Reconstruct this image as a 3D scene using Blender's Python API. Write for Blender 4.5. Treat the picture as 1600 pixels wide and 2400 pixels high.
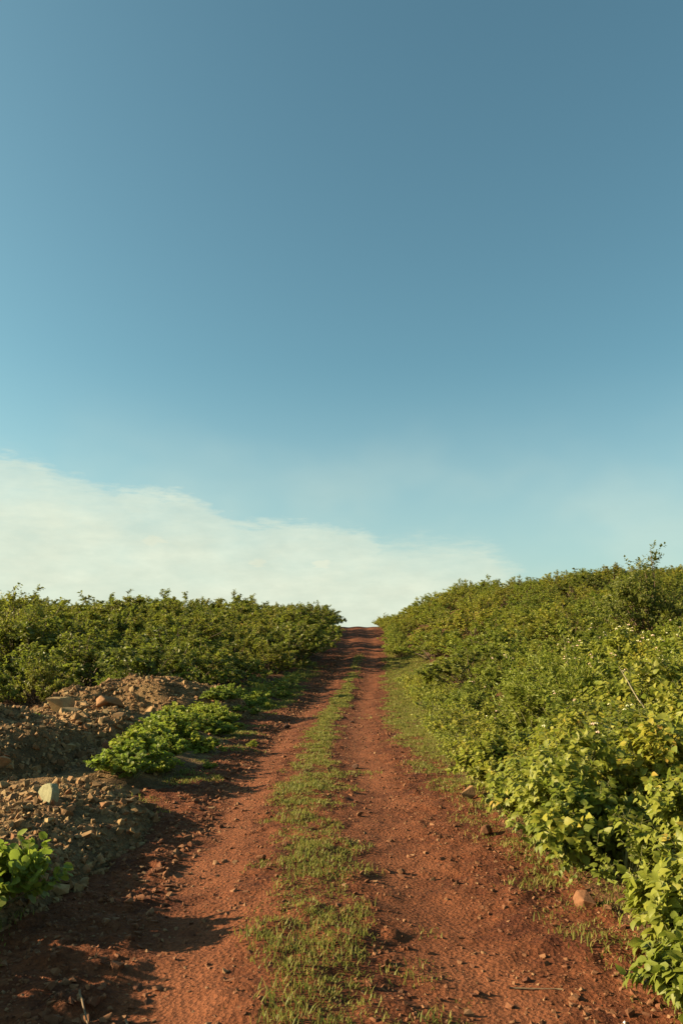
import bpy, bmesh, math
import numpy as np
from mathutils import Vector

R = math.radians
rng = np.random.default_rng(7)
for o in list(bpy.data.objects):
    bpy.data.objects.remove(o)
scene = bpy.context.scene
COL = scene.collection

# ------------------------------------------------------------------ camera
EYE = 1.6
cam = bpy.data.cameras.new('camera')
cam.sensor_fit = 'VERTICAL'; cam.sensor_height = 36.0; cam.lens = 27.05
cam.clip_start = 0.05; cam.clip_end = 9000
camo = bpy.data.objects.new('camera', cam); COL.objects.link(camo)
camo.location = (0, 0, EYE); camo.rotation_euler = (R(90 + 10.4), 0, 0)
scene.camera = camo

# ------------------------------------------------------------------ light
SUN_EL, SUN_PHI = 20.0, -1.0         # elevation; light travels towards +X and SUN_PHI degrees towards +Y
EXPOSURE = 1.45
sd = bpy.data.lights.new('sun', 'SUN'); sd.energy = 5.0; sd.angle = R(0.5); sd.color = (1.0, 0.82, 0.52)
so = bpy.data.objects.new('sun', sd); COL.objects.link(so)
tr = Vector((math.cos(R(SUN_EL)) * math.cos(R(SUN_PHI)), math.cos(R(SUN_EL)) * math.sin(R(SUN_PHI)), -math.sin(R(SUN_EL))))
so.rotation_euler = tr.to_track_quat('-Z', 'Y').to_euler(); so.location = (-30, -6, 20)

world = bpy.data.worlds.new('World'); scene.world = world; world.use_nodes = True
wn = world.node_tree; wn.nodes.clear()
def W(t, **k):
    n = wn.nodes.new(t)
    for a, b in k.items(): setattr(n, a, b)
    return n
def wl(a, b): wn.links.new(a, b)
def wmath(op, a, b=None, clamp=False):
    n = W('ShaderNodeMath', operation=op, use_clamp=clamp)
    for i, v in enumerate((a, b)):
        if v is None: continue
        if isinstance(v, (int, float)): n.inputs[i].default_value = v
        else: wl(v, n.inputs[i])
    return n.outputs[0]
sky = W('ShaderNodeTexSky', sky_type='NISHITA', sun_disc=False)
sky.sun_elevation = R(SUN_EL); sky.sun_rotation = R(180 + 90 - SUN_PHI)
sky.altitude = 300; sky.air_density = 1.0; sky.dust_density = 2.0; sky.ozone_density = 1.4
tint = W('ShaderNodeMix', data_type='RGBA', blend_type='MULTIPLY'); tint.inputs[0].default_value = 1.0
tint.inputs[7].default_value = (0.73, 1.04, 0.86, 1)
wl(sky.outputs[0], tint.inputs[6])
tc = W('ShaderNodeTexCoord'); sx = W('ShaderNodeSeparateXYZ'); wl(tc.outputs['Generated'], sx.inputs[0])
az = wmath('MULTIPLY', wmath('ARCTAN2', sx.outputs[0], sx.outputs[1]), 57.2958)
el = wmath('MULTIPLY', wmath('ARCSINE', sx.outputs[2]), 57.2958)
def noise(scale, stretch, detail=5, rough=0.55):
    m = W('ShaderNodeMapping'); m.inputs['Scale'].default_value = stretch; wl(tc.outputs['Generated'], m.inputs[0])
    n = W('ShaderNodeTexNoise'); n.inputs['Scale'].default_value = scale; n.inputs['Detail'].default_value = detail
    n.inputs['Roughness'].default_value = rough; wl(m.outputs[0], n.inputs['Vector']); return n.outputs['Fac']
n1 = noise(9.0, (1, 1, 2.2)); n2 = noise(22.0, (1, 1, 3.0), 4); n3 = noise(4.0, (1, 1, 1.5), 3)
azw = wmath('ADD', az, wmath('ADD', wmath('MULTIPLY', wmath('SUBTRACT', n1, 0.5), 4.0), wmath('MULTIPLY', wmath('SUBTRACT', n2, 0.5), 3.0)))
def curve(pts):
    c = W('ShaderNodeFloatCurve'); cm = c.mapping; cv = cm.curves[0]
    for i, (a, e) in enumerate(pts):
        x, y = (a + 180) / 360, e / 20
        if i < 2: cv.points[i].location = (x, y)
        else: cv.points.new(x, y)
    for p in cv.points: p.handle_type = 'AUTO_CLAMPED'
    cm.update(); wl(wmath('DIVIDE', wmath('ADD', azw, 180), 360), c.inputs['Value'])
    return wmath('MULTIPLY', c.outputs[0], 20)
top1 = curve([(-180, 5), (-120, 9), (-70, 13.5), (-40, 14.6), (-24.6, 13.5), (-20.2, 12.7), (-15.6, 11.8), (-10.9, 11.6), (-9.6, 10.5), (-8.3, 10.0), (-3.4, 9.75), (1.2, 9.35), (3.4, 7.0), (7, 4), (12, 2.5), (180, 5)])
top2 = curve([(-180, 5), (-60, 6), (-10, 6.0), (-3.5, 6.9), (-1, 7.9), (2.2, 8.35), (10.2, 8.0), (12.7, 6.4), (15, 4.6), (25, 3.8), (60, 4), (120, 5), (180, 5)])
wob = wmath('ADD', wmath('MULTIPLY', wmath('SUBTRACT', n1, 0.5), 1.8), wmath('MULTIPLY', wmath('SUBTRACT', n2, 0.5), 1.1))
n4 = noise(15.0, (1, 1, 3.4), 6, 0.62); n5 = noise(16.0, (1, 1, 2.0), 5, 0.6); n6 = noise(34.0, (1, 1, 5.0), 6, 0.65)
wob = wmath('ADD', wob, wmath('MULTIPLY', wmath('SUBTRACT', n6, 0.5), 2.4))
def lobe(top, soft):
    d = wmath('ADD', wmath('SUBTRACT', top, el), wob)
    mr = W('ShaderNodeMapRange', interpolation_type='SMOOTHSTEP'); wl(d, mr.inputs[0])
    mr.inputs[1].default_value = -soft * 0.35; mr.inputs[2].default_value = soft; return mr.outputs[0]
cl = wmath('MAXIMUM', wmath('ADD', wmath('MULTIPLY', lobe(top1, 0.9), 0.55), wmath('MULTIPLY', lobe(top1, 5.0), 0.45)), wmath('ADD', wmath('MULTIPLY', lobe(top2, 1.4), 0.45), wmath('MULTIPLY', lobe(top2, 4.5), 0.5)))
dens = wmath('ADD', wmath('ADD', 0.33, wmath('MULTIPLY', n1, 0.6)), wmath('MULTIPLY', n4, 0.42), True)
cl = wmath('MULTIPLY', cl, dens)
def puff(a0, e0, wa, we):
    d2 = wmath('ADD', wmath('POWER', wmath('ABSOLUTE', wmath('DIVIDE', wmath('SUBTRACT', azw, a0), wa)), 2), wmath('POWER', wmath('ABSOLUTE', wmath('DIVIDE', wmath('SUBTRACT', wmath('ADD', el, wmath('MULTIPLY', wmath('SUBTRACT', n6, .5), 1.2)), e0), we)), 2))
    mr = W('ShaderNodeMapRange', interpolation_type='SMOOTHSTEP'); wl(d2, mr.inputs[0]); mr.inputs[1].default_value = 1.3; mr.inputs[2].default_value = .1; return mr.outputs[0]
cl = wmath('MAXIMUM', cl, wmath('MULTIPLY', wmath('MAXIMUM', puff(-6.1, 6.6, 1.1, .42), wmath('MAXIMUM', puff(-1.7, 6.5, 1.5, .36), puff(-14, 8.0, 1.6, .4))), .98))
veil = W('ShaderNodeMapRange', interpolation_type='SMOOTHSTEP'); wl(n3, veil.inputs[0])
veil.inputs[1].default_value = 0.42; veil.inputs[2].default_value = 0.72
vh = W('ShaderNodeMapRange', interpolation_type='SMOOTHSTEP'); wl(el, vh.inputs[0])
vh.inputs[1].default_value = 20; vh.inputs[2].default_value = 6
veilf = wmath('MULTIPLY', wmath('MULTIPLY', veil.outputs[0], vh.outputs[0]), 0.30)
cl = wmath('MAXIMUM', cl, veilf, True)
hz = W('ShaderNodeMapRange', interpolation_type='SMOOTHSTEP'); wl(el, hz.inputs[0]); hz.inputs[1].default_value = 22; hz.inputs[2].default_value = -2; hz.inputs[4].default_value = 0.62
haze_mix = W('ShaderNodeMix', data_type='RGBA'); wl(hz.outputs[0], haze_mix.inputs[0]); wl(tint.outputs[2], haze_mix.inputs[6]); haze_mix.inputs[7].default_value = (3.3, 4.0, 3.9, 1)
cloud = W('ShaderNodeMix', data_type='RGBA'); wl(cl, cloud.inputs[0]); wl(haze_mix.outputs[2], cloud.inputs[6])
CLOUD_RGB = (4.35, 4.7, 3.75)
cr = W('ShaderNodeValToRGB'); wl(wmath('ADD', wmath('MULTIPLY', n5, 0.6), wmath('MULTIPLY', n4, 0.4)), cr.inputs[0])
cr.color_ramp.elements[0].position = .36; cr.color_ramp.elements[1].position = .66
cr.color_ramp.elements[0].color = tuple(c * .93 / 10 for c in CLOUD_RGB) + (1,); cr.color_ramp.elements[1].color = tuple(c * 1.08 / 10 for c in CLOUD_RGB) + (1,)
cs = W('ShaderNodeVectorMath', operation='SCALE'); cs.inputs['Scale'].default_value = 10; wl(cr.outputs[0], cs.inputs[0]); wl(cs.outputs[0], cloud.inputs[7])
bg = W('ShaderNodeBackground'); bg.inputs['Strength'].default_value = 0.065
wl(cloud.outputs[2], bg.inputs[0]); wo = W('ShaderNodeOutputWorld'); wl(bg.outputs[0], wo.inputs[0])

vs = scene.view_settings
scene.display_settings.display_device = 'sRGB'
vs.view_transform = 'Standard'; vs.look = 'None'; vs.gamma = 1.0; vs.exposure = EXPOSURE; vs.use_curve_mapping = False
scene.render.engine = 'CYCLES'
scene.cycles.max_bounces = 6; scene.cycles.diffuse_bounces = 3; scene.cycles.transmission_bounces = 4
scene.cycles.use_denoising = True

# ------------------------------------------------------------------ helpers
def mesh_arrays(name, V, F, mats, attrs=None, smooth=False, mi=None):
    """V (n,3), F list of (m,k) index arrays or one array; attrs: {name: per-vertex float}"""
    if not isinstance(F, list): F = [F]
    me = bpy.data.meshes.new(name)
    V = np.asarray(V, np.float32); me.vertices.add(len(V)); me.vertices.foreach_set('co', V.ravel())
    loops = np.concatenate([f.ravel() for f in F]).astype(np.int32)
    tot = np.concatenate([np.full(len(f), f.shape[1], np.int32) for f in F])
    st = np.concatenate([[0], np.cumsum(tot)[:-1]]).astype(np.int32)
    me.loops.add(len(loops)); me.loops.foreach_set('vertex_index', loops)
    me.polygons.add(len(tot)); me.polygons.foreach_set('loop_start', st)
    try: me.polygons.foreach_set('loop_total', tot)
    except Exception: pass
    if mi is not None: me.polygons.foreach_set('material_index', np.asarray(mi, np.int32))
    for m in mats: me.materials.append(m)
    me.update(calc_edges=True); me.validate()
    me.polygons.foreach_set('use_smooth', np.full(len(me.polygons), smooth))
    for k, a in (attrs or {}).items():
        at = me.attributes.new(k, 'FLOAT', 'POINT'); at.data.foreach_set('value', np.asarray(a, np.float32))
    return me
def link(name, data, parent=None, loc=None, rot=None, scale=None):
    o = bpy.data.objects.new(name, data); COL.objects.link(o)
    if parent is not None: o.parent = parent
    if loc is not None: o.location = loc
    if rot is not None: o.rotation_euler = rot
    if scale is not None: o.scale = scale if hasattr(scale, '__len__') else (scale,) * 3
    return o
def tag(o, label=None, cat=None, group=None, kind=None):
    if label: o['label'] = label
    if cat: o['category'] = cat
    if group: o['group'] = group
    if kind: o['kind'] = kind
    return o

_tab = np.random.default_rng(99).random((256, 256))
def vnoise(x, y):
    xi = np.floor(x).astype(int); yi = np.floor(y).astype(int); fx = x - xi; fy = y - yi
    fx = fx * fx * (3 - 2 * fx); fy = fy * fy * (3 - 2 * fy)
    a = _tab[xi & 255, yi & 255]; b = _tab[(xi + 1) & 255, yi & 255]; c = _tab[xi & 255, (yi + 1) & 255]; d = _tab[(xi + 1) & 255, (yi + 1) & 255]
    return (a * (1 - fx) + b * fx) * (1 - fy) + (c * (1 - fx) + d * fx) * fy
def fbm(x, y, s, oct=4, g=0.5):
    v = 0; a = 1; t = 0
    for i in range(oct):
        v = v + a * vnoise(x / s + 17.3 * i, y / s + 9.1 * i); t += a; a *= g; s *= 0.5
    return v / t - 0.5
def sstep(a, b, x):
    t = np.clip((x - a) / (b - a), 0, 1); return t * t * (3 - 2 * t)
def smooth_table(pts):
    xs = np.arange(-20, 400, 0.5); ys = np.interp(xs, *zip(*pts)); k = np.hanning(15); k /= k.sum()
    ys = np.convolve(np.pad(ys, 7, mode='edge'), k, 'valid')
    return lambda v: np.interp(v, xs, ys)
ZR = smooth_table([(-20, 0), (20, 0), (25, .07), (30, .33), (36, .82), (42, 1.42), (48, 2.08), (58, 3.1), (65, 3.68), (70, 3.97), (74, 4.02), (78, 3.85), (90, 3.0), (120, 0.5), (200, -4), (400, -6)])
XC = smooth_table([(-20, .45), (0, .18), (4, -.03), (5.6, -.28), (8.6, -.38), (12, -.42), (18, -.40), (25, -.08), (34, .5), (48, 1.2), (70, 1.5), (120, 2), (400, 4)])
XRE = smooth_table([(-20, 1.7), (3, 1.62), (4, 1.5), (6, 1.25), (9, 1.25), (13, 1.1), (20, 1.3), (28, 1.65), (40, 2.3), (48, 2.75), (60, 3.0), (72, 3.0), (400, 5)])   # right edge of bare soil
XLE = smooth_table([(-20, -1.7), (4, -1.8), (8, -1.95), (13, -2.0), (20, -2.0), (28, -1.55), (36, -1.0), (48, -.35), (70, .05), (400, 2)])     # left edge

HEAPS = [  # x, y, rx, ry, h, rot, flatness of the top
    (-4.2, 6.5, 2.38, 2.3, 0.16, 0.0, 14.0),
    (-5.7, 10.9, 2.4, 2.5, 0.86, 0.0, 1.9),
    (-4.0, 12.9, 1.4, 1.0, 0.44, 0.2, 1.8),
    (-4.9, 20.0, 3.0, 1.6, 0.80, -0.08, 2.2),
    (-5.3, 16.3, 1.9, 1.5, 0.34, 0.0, 2.5),
    (-4.6, 12.5, 2.6, 8.5, 0.07, 0.0, 9.0),
]
def base_h(x, y):
    z = ZR(y)
    xr = XRE(y) + 0.25
    dr = np.maximum(x - xr, 0)
    z = z + 0.16 * dr * np.exp(-dr / 60) + 0.025 * np.clip(y - 10, 0, 60) * sstep(1.5, 7, dr)
    dl = np.maximum(XLE(y) - .2 - x, 0)
    z = z + 0.10 * sstep(0, .6, dl) + 0.012 * dl * np.exp(-dl / 80)
    far = sstep(90, 220, np.hypot(x, np.maximum(y, 0))); z = z * (1 - far) - 6 * far
    return z
def rut_m(x, y):
    u = x - XC(y); nz = .25 * fbm(x + 2, y * .4, .7, 3)
    return np.clip(np.exp(-((u + .72 + nz) / .24) ** 4) + np.exp(-((u - .80 + nz) / .30) ** 4), 0, 1)
def ground_h(x, y):
    z = base_h(x, y); xc = XC(y)
    u = x - xc
    near = sstep(60, 30, np.abs(y)) * sstep(30, 12, np.abs(x))
    rut = -0.05 * np.exp(-((u + .85) / .33) ** 2) - 0.045 * np.exp(-((u - .8) / .38) ** 2) + 0.025 * np.exp(-(u / .35) ** 2)
    z = z + rut + 0.07 * fbm(x, y, 2.2, 3) * near + 0.045 * fbm(x + 40, y, .55, 3) * near
    lump = np.maximum(fbm(x + 7, y - 3, .17, 3), -.1) + .6 * fbm(x - 9, y + 2, .08, 2)
    z = z + (0.062 + 0.03 * np.exp(-((u + 1.25) / .35) ** 2)) * lump * near * (1 - .55 * rut_m(x, y))
    return z
def heap_add(i, x, y):
    hx, hy, rx, ry, h, a, fl = HEAPS[i]
    c, s = math.cos(a), math.sin(a); dx = (x - hx) * c + (y - hy) * s; dy = -(x - hx) * s + (y - hy) * c
    r = (((dx / rx) ** 4 + (dy / ry) ** 4) ** .25 if i == 0 else np.sqrt((dx / rx) ** 2 + (dy / ry) ** 2)) + 0.34 * fbm(x + 5 * i, y, 1.1, 3) * (.35 if i == 0 else 1)
    p = np.clip(1 - r, -0.25, 1)
    lum = 1 + (.5 if i == 0 else .9) * fbm(x + 3, y + 8 * i, .8, 3)
    if i == 0: h = h * (.30 + 1.15 * sstep(-3.8, -2.1, x))
    return np.where(p > 0, h * (1 - (1 - p) ** fl) * lum, p * 0.8) + np.where(p > 0, (.05 if i == 0 else .10) * fbm(x, y, .28, 3) * np.minimum(1, p * 6), 0)
def top_h(x, y):
    x = np.asarray(x, float); y = np.asarray(y, float)
    g = ground_h(x, y); z = g.copy()
    for i in range(len(HEAPS)): z = np.maximum(z, g + heap_add(i, x, y))
    return z
def grass_d(x, y):
    """density 0..1 of short grass"""
    u = x - XC(y); nz = fbm(x, y, .8, 4); nz2 = fbm(x + 31, y + 11, .35, 3)
    w = np.interp(y, [2, 5, 8, 12, 18, 26, 40, 60], [.40, .34, .32, .30, .26, .26, .22, .12])
    strip = sstep(1.3, .3, np.abs(u + .25 * nz) / w + 2.2 * nz + 2.0 * nz2)
    strip = strip * sstep(-.22, -.02, fbm(x + 11, y * .8 + 70, 1.3, 3) + .12) * np.interp(y, [2, 6, 30, 36, 38, 44], [1, 1, 1, .7, .5, .0])
    vr = sstep(-.25, .25, x - XRE(y) + .7 * nz + .35 * nz2) * np.interp(y, [2, 5, 9, 12, 36, 42, 46], [.45, .5, .6, 1, 1, .5, 0])
    vl = sstep(.12, .30, nz + .25 * sstep(-.1, .5, XLE(y) + .35 - x) - .25 * sstep(.2, 1.0, x - XLE(y))) * .8 * sstep(3.5, 6, y) * sstep(40, 30, y) * (x < -.6 + XC(y))
    bits = sstep(.22, .30, fbm(x + 60, y + 5, .5, 3)) * .35 * sstep(26, 16, y) * (u > .3)
    d = np.maximum(np.maximum(strip, vr), np.maximum(vl, bits))
    return np.clip(d, 0, 1)

# ------------------------------------------------------------------ materials
def newmat(name):
    m = bpy.data.materials.new(name); m.use_nodes = True; nt = m.node_tree; nt.nodes.clear()
    out = nt.nodes.new('ShaderNodeOutputMaterial')
    return m, nt, out
def N(nt, t, **k):
    n = nt.nodes.new(t)
    for a, b in k.items(): setattr(n, a, b)
    return n
def ramp(nt, fac, stops):
    r = N(nt, 'ShaderNodeValToRGB'); e = r.color_ramp.elements
    while len(e) < len(stops): e.new(0.5)
    for x, (p, c) in zip(e, stops): x.position = p; x.color = (*c, 1)
    nt.links.new(fac, r.inputs[0]); return r.outputs[0]
def tex(nt, scale, detail=4, rough=.6, vec=None, typ='ShaderNodeTexNoise'):
    n = N(nt, typ); n.inputs['Scale'].default_value = scale
    if typ == 'ShaderNodeTexNoise': n.inputs['Detail'].default_value = detail; n.inputs['Roughness'].default_value = rough
    if vec is not None: nt.links.new(vec, n.inputs['Vector'])
    return n
def mixc(nt, fac, a, b, blend='MIX'):
    m = N(nt, 'ShaderNodeMix', data_type='RGBA', blend_type=blend)
    for s, v in ((0, fac), (6, a), (7, b)):
        if isinstance(v, (int, float)): m.inputs[s].default_value = v
        elif isinstance(v, tuple): m.inputs[s].default_value = (*v, 1)
        else: nt.links.new(v, m.inputs[s])
    return m.outputs[2]

def soil_material(name, dark, mid, light, pale, bump=.6):
    m, nt, out = newmat(name)
    g = N(nt, 'ShaderNodeNewGeometry'); pos = g.outputs['Position']
    a = tex(nt, 1.3, 4, .6, pos); b = tex(nt, 9, 5, .65, pos); c = tex(nt, 70, 4, .7, pos); v = tex(nt, 38, vec=pos, typ='ShaderNodeTexVoronoi')
    v2 = tex(nt, 14, vec=pos, typ='ShaderNodeTexVoronoi')
    f = N(nt, 'ShaderNodeMath', operation='ADD'); nt.links.new(a.outputs['Fac'], f.inputs[0])
    f2 = N(nt, 'ShaderNodeMath', operation='MULTIPLY_ADD'); nt.links.new(b.outputs['Fac'], f2.inputs[0]); f2.inputs[1].default_value = .8; f2.inputs[2].default_value = -.40
    nt.links.new(f2.outputs[0], f.inputs[1])
    col = ramp(nt, f.outputs[0], [(.28, dark), (.5, mid), (.72, light)])
    sp = ramp(nt, v.outputs['Color'], [(.0, (.62, .6, .6)), (.55, (1, 1, 1)), (.93, (1.12, 1.1, 1.08)), (1, (1.5, 1.6, 1.6))])
    col = mixc(nt, .75, col, sp, 'MULTIPLY')
    pf = ramp(nt, v2.outputs['Color'], [(.0, (0, 0, 0)), (.86, (0, 0, 0)), (.95, (1, 1, 1))])
    pn = ramp(nt, b.outputs['Fac'], [(.5, (0, 0, 0)), (.62, (.6, .6, .6))])
    col = mixc(nt, mixc(nt, 1.0, pf, pn, 'MULTIPLY'), col, pale)
    fine = ramp(nt, c.outputs['Fac'], [(.3, (.7, .68, .66)), (.62, (1.12, 1.12, 1.12))])
    col = mixc(nt, 1.0, col, fine, 'MULTIPLY')
    ra = N(nt, 'ShaderNodeAttribute', attribute_name='rut'); rm = N(nt, 'ShaderNodeMath', operation='MULTIPLY'); nt.links.new(ra.outputs['Fac'], rm.inputs[0])
    nt.links.new(ramp(nt, a.outputs['Fac'], [(.35, (.15, .15, .15)), (.6, (.75, .75, .75))]), rm.inputs[1])
    col = mixc(nt, rm.outputs[0], col, tuple(c * 1.08 for c in light))
    d = N(nt, 'ShaderNodeBsdfPrincipled'); d.inputs['Roughness'].default_value = .95; d.inputs['Specular IOR Level'].default_value = .12
    nt.links.new(col, d.inputs['Base Color'])
    hb = N(nt, 'ShaderNodeMath', operation='ADD'); nt.links.new(c.outputs['Fac'], hb.inputs[0]); nt.links.new(v.outputs['Distance'], hb.inputs[1])
    hc = N(nt, 'ShaderNodeMath', operation='MULTIPLY_ADD'); nt.links.new(b.outputs['Fac'], hc.inputs[0]); hc.inputs[1].default_value = 2.2; nt.links.new(hb.outputs[0], hc.inputs[2])
    bp = N(nt, 'ShaderNodeBump'); bp.inputs['Strength'].default_value = bump; bp.inputs['Distance'].default_value = .025
    nt.links.new(hc.outputs[0], bp.inputs['Height']); nt.links.new(bp.outputs[0], d.inputs['Normal'])
    nt.links.new(d.outputs[0], out.inputs[0]); return m
M_TRACK = soil_material('red_soil', (0.078, 0.023, 0.011), (0.142, 0.045, 0.018), (0.187, 0.064, 0.028), (0.242, 0.118, 0.061))
M_GROUND = soil_material('thicket_floor_soil', (0.056, 0.027, 0.013), (0.105, 0.048, 0.023), (0.14, 0.065, 0.029), (0.196, 0.122, 0.065))
M_HEAP = soil_material('rubble_soil', (0.103, 0.059, 0.026), (0.188, 0.108, 0.049), (0.253, 0.154, 0.068), (0.375, 0.262, 0.129), .9)

def stone_material(name, cols, lichen=None):
    m, nt, out = newmat(name)
    oi = N(nt, 'ShaderNodeObjectInfo'); at = N(nt, 'ShaderNodeAttribute', attribute_name='rnd')
    s = N(nt, 'ShaderNodeMath', operation='ADD'); nt.links.new(oi.outputs['Random'], s.inputs[0]); nt.links.new(at.outputs['Fac'], s.inputs[1])
    fr = N(nt, 'ShaderNodeMath', operation='FRACT'); nt.links.new(s.outputs[0], fr.inputs[0])
    k = len(cols); col = ramp(nt, fr.outputs[0], [(i / (k - 1) * .98, c) for i, c in enumerate(cols)])
    g = N(nt, 'ShaderNodeNewGeometry'); n = tex(nt, 28, 5, .65, g.outputs['Position']); n2 = tex(nt, 7, 3, .6, g.outputs['Position'])
    col = mixc(nt, 1.0, col, ramp(nt, n.outputs['Fac'], [(.3, (.66, .63, .6)), (.68, (1.15, 1.15, 1.15))]), 'MULTIPLY')
    dust = ramp(nt, n2.outputs['Fac'], [(.45, (0, 0, 0)), (.65, (.45, .45, .45))])
    col = mixc(nt, dust, col, lichen or (.17, .075, .035))
    d = N(nt, 'ShaderNodeBsdfPrincipled'); d.inputs['Roughness'].default_value = .88; d.inputs['Specular IOR Level'].default_value = .2
    nt.links.new(col, d.inputs['Base Color'])
    bp = N(nt, 'ShaderNodeBump'); bp.inputs['Strength'].default_value = .5; bp.inputs['Distance'].default_value = .012
    nt.links.new(n.outputs['Fac'], bp.inputs['Height']); nt.links.new(bp.outputs[0], d.inputs['Normal'])
    nt.links.new(d.outputs[0], out.inputs[0]); return m
M_TAN = stone_material('tan_rubble_stone', [(0.192, 0.114, 0.05), (0.289, 0.179, 0.079), (0.245, 0.114, 0.05), (0.35, 0.236, 0.108), (0.158, 0.081, 0.036), (0.271, 0.171, 0.076)])
M_RED = stone_material('red_dusted_stone', [(0.133, 0.047, 0.021), (0.187, 0.075, 0.034), (0.104, 0.036, 0.018), (0.23, 0.106, 0.05), (0.16, 0.059, 0.026), (0.25, 0.139, 0.07)])
M_PALE = stone_material('pale_stone', [(0.26, 0.237, 0.13), (0.283, 0.252, 0.145)], (0.207, 0.184, 0.101))
M_YELLOW = stone_material('yellow_lichen_stone', [(0.315, 0.259, 0.072), (0.338, 0.274, 0.078)], (0.255, 0.216, 0.06))
M_DARK = stone_material('dark_clod_soil', [(.07, .035, .022), (.10, .05, .03)], (.12, .05, .03))

def leaf_material(name, cols, trans=.35, tcol=(.34, .42, .05), rough=.5, spec=.25):
    m, nt, out = newmat(name)
    oi = N(nt, 'ShaderNodeObjectInfo'); at = N(nt, 'ShaderNodeAttribute', attribute_name='rnd')
    s = N(nt, 'ShaderNodeMath', operation='MULTIPLY_ADD'); nt.links.new(oi.outputs['Random'], s.inputs[0]); s.inputs[1].default_value = .30; nt.links.new(at.outputs['Fac'], s.inputs[2])
    fr = N(nt, 'ShaderNodeMath', operation='FRACT'); nt.links.new(s.outputs[0], fr.inputs[0])
    k = len(cols); col = ramp(nt, fr.outputs[0], [(i / (k - 1) * .985, c) for i, c in enumerate(cols)])
    ov = ramp(nt, oi.outputs['Random'], [(0, (.62, .70, .7)), (.3, (.88, .95, 1)), (.65, (1.05, 1.03, 1)), (1, (1.2, 1.1, .95))])
    col = mixc(nt, 1.0, col, ov, 'MULTIPLY')
    g = N(nt, 'ShaderNodeNewGeometry')
    bk = mixc(nt, 1.0, col, (1.18, 1.12, 1.35), 'MULTIPLY')       # paler underside
    col2 = mixc(nt, g.outputs['Backfacing'], col, bk)
    d = N(nt, 'ShaderNodeBsdfPrincipled'); d.inputs['Roughness'].default_value = rough; d.inputs['Specular IOR Level'].default_value = spec
    nt.links.new(col2, d.inputs['Base Color'])
    t = N(nt, 'ShaderNodeBsdfTranslucent'); tcc = mixc(nt, .5, col, tcol); nt.links.new(tcc, t.inputs[0])
    mx = N(nt, 'ShaderNodeMixShader'); mx.inputs[0].default_value = trans
    nt.links.new(d.outputs[0], mx.inputs[1]); nt.links.new(t.outputs[0], mx.inputs[2]); nt.links.new(mx.outputs[0], out.inputs[0])
    return m
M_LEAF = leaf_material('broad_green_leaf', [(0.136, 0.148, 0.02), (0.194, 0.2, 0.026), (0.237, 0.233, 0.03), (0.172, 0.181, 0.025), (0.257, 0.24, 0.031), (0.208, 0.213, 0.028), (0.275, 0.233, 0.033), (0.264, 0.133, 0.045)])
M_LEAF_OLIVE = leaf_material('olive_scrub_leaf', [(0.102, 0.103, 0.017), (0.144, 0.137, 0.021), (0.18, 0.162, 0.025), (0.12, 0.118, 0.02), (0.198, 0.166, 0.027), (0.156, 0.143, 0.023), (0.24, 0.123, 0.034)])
M_LEAF_LUSH = leaf_material('lush_creeper_leaf', [(0.156, 0.176, 0.022), (0.218, 0.231, 0.031), (0.265, 0.262, 0.035), (0.187, 0.201, 0.026), (0.296, 0.274, 0.04)], .4, (.36, .5, .06))
M_GRASS = leaf_material('short_grass', [(0.103, 0.113, 0.021), (0.145, 0.149, 0.027), (0.2, 0.173, 0.038), (0.121, 0.135, 0.024), (0.279, 0.189, 0.063)], .35, (0.346, 0.38, 0.074), .6)
def plain(name, c, rough=.85):
    m, nt, out = newmat(name); g = N(nt, 'ShaderNodeNewGeometry'); n = tex(nt, 40, 4, .6, g.outputs['Position'])
    col = mixc(nt, 1.0, c, ramp(nt, n.outputs['Fac'], [(.3, (.7, .7, .7)), (.7, (1.2, 1.2, 1.2))]), 'MULTIPLY')
    d = N(nt, 'ShaderNodeBsdfPrincipled'); d.inputs['Roughness'].default_value = rough; nt.links.new(col, d.inputs['Base Color']); nt.links.new(d.outputs[0], out.inputs[0]); return m
M_STEM = plain('brown_stem', (.12, .075, .04)); M_STEM_G = plain('green_stem', (.16, .15, .05)); M_TWIG = plain('dry_twig', (.15, .095, .05)); M_PALETWIG = plain('bleached_stem', (.30, .24, .14))
M_BLOSSOM = plain('pale_pink_blossom', (.62, .42, .30)); M_CREAM = plain('cream_blossom', (.60, .55, .30))
M_WHITE = plain('white_fragment', (.75, .74, .70)); M_REDSCRAP = plain('red_scrap', (.5, .05, .04))

# ------------------------------------------------------------------ ground and track
def grow(a, b, d0, g):
    v = [a]; d = d0
    while v[-1] < b: v.append(v[-1] + d); d *= g
    return v
xs = np.arange(-2.6, 2.6, .034).tolist(); xr = grow(2.6, 14, .034, 1.02); xr = xr + grow(xr[-1] + 1, 3500, 1.2, 1.25)
xs = [-v for v in xr[::-1]] + xs[1:] + xr[:]
ys = grow(2.0, 14, .034, 1.0035); ys = ys + grow(ys[-1] + .1, 84, .1, 1.012); ys = ys + grow(ys[-1] + 2, 3500, 2, 1.3)
ys = [-v for v in grow(0, 2500, .3, 1.4)[::-1]] + grow(.15, 1.95, .12, 1.0) + ys
xs = np.array(xs); ys = np.array(sorted(set(ys)))
GX, GY = np.meshgrid(xs, ys); GZ = ground_h(GX, GY)
nx, ny = len(xs), len(ys)
idx = np.arange(nx * ny).reshape(ny, nx)
Q = np.stack([idx[:-1, :-1], idx[:-1, 1:], idx[1:, 1:], idx[1:, :-1]], -1).reshape(-1, 4)
V = np.stack([GX, GY, GZ], -1).reshape(-1, 3)
fc = V[Q].mean(1)
wig = .22 * fbm(fc[:, 0], fc[:, 1], .9, 3)
mtrack = (fc[:, 0] > XLE(fc[:, 1]) - .35 + wig) & (fc[:, 0] < XRE(fc[:, 1]) + .3 + wig) & (fc[:, 1] > -18) & (fc[:, 1] < 110)
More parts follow.
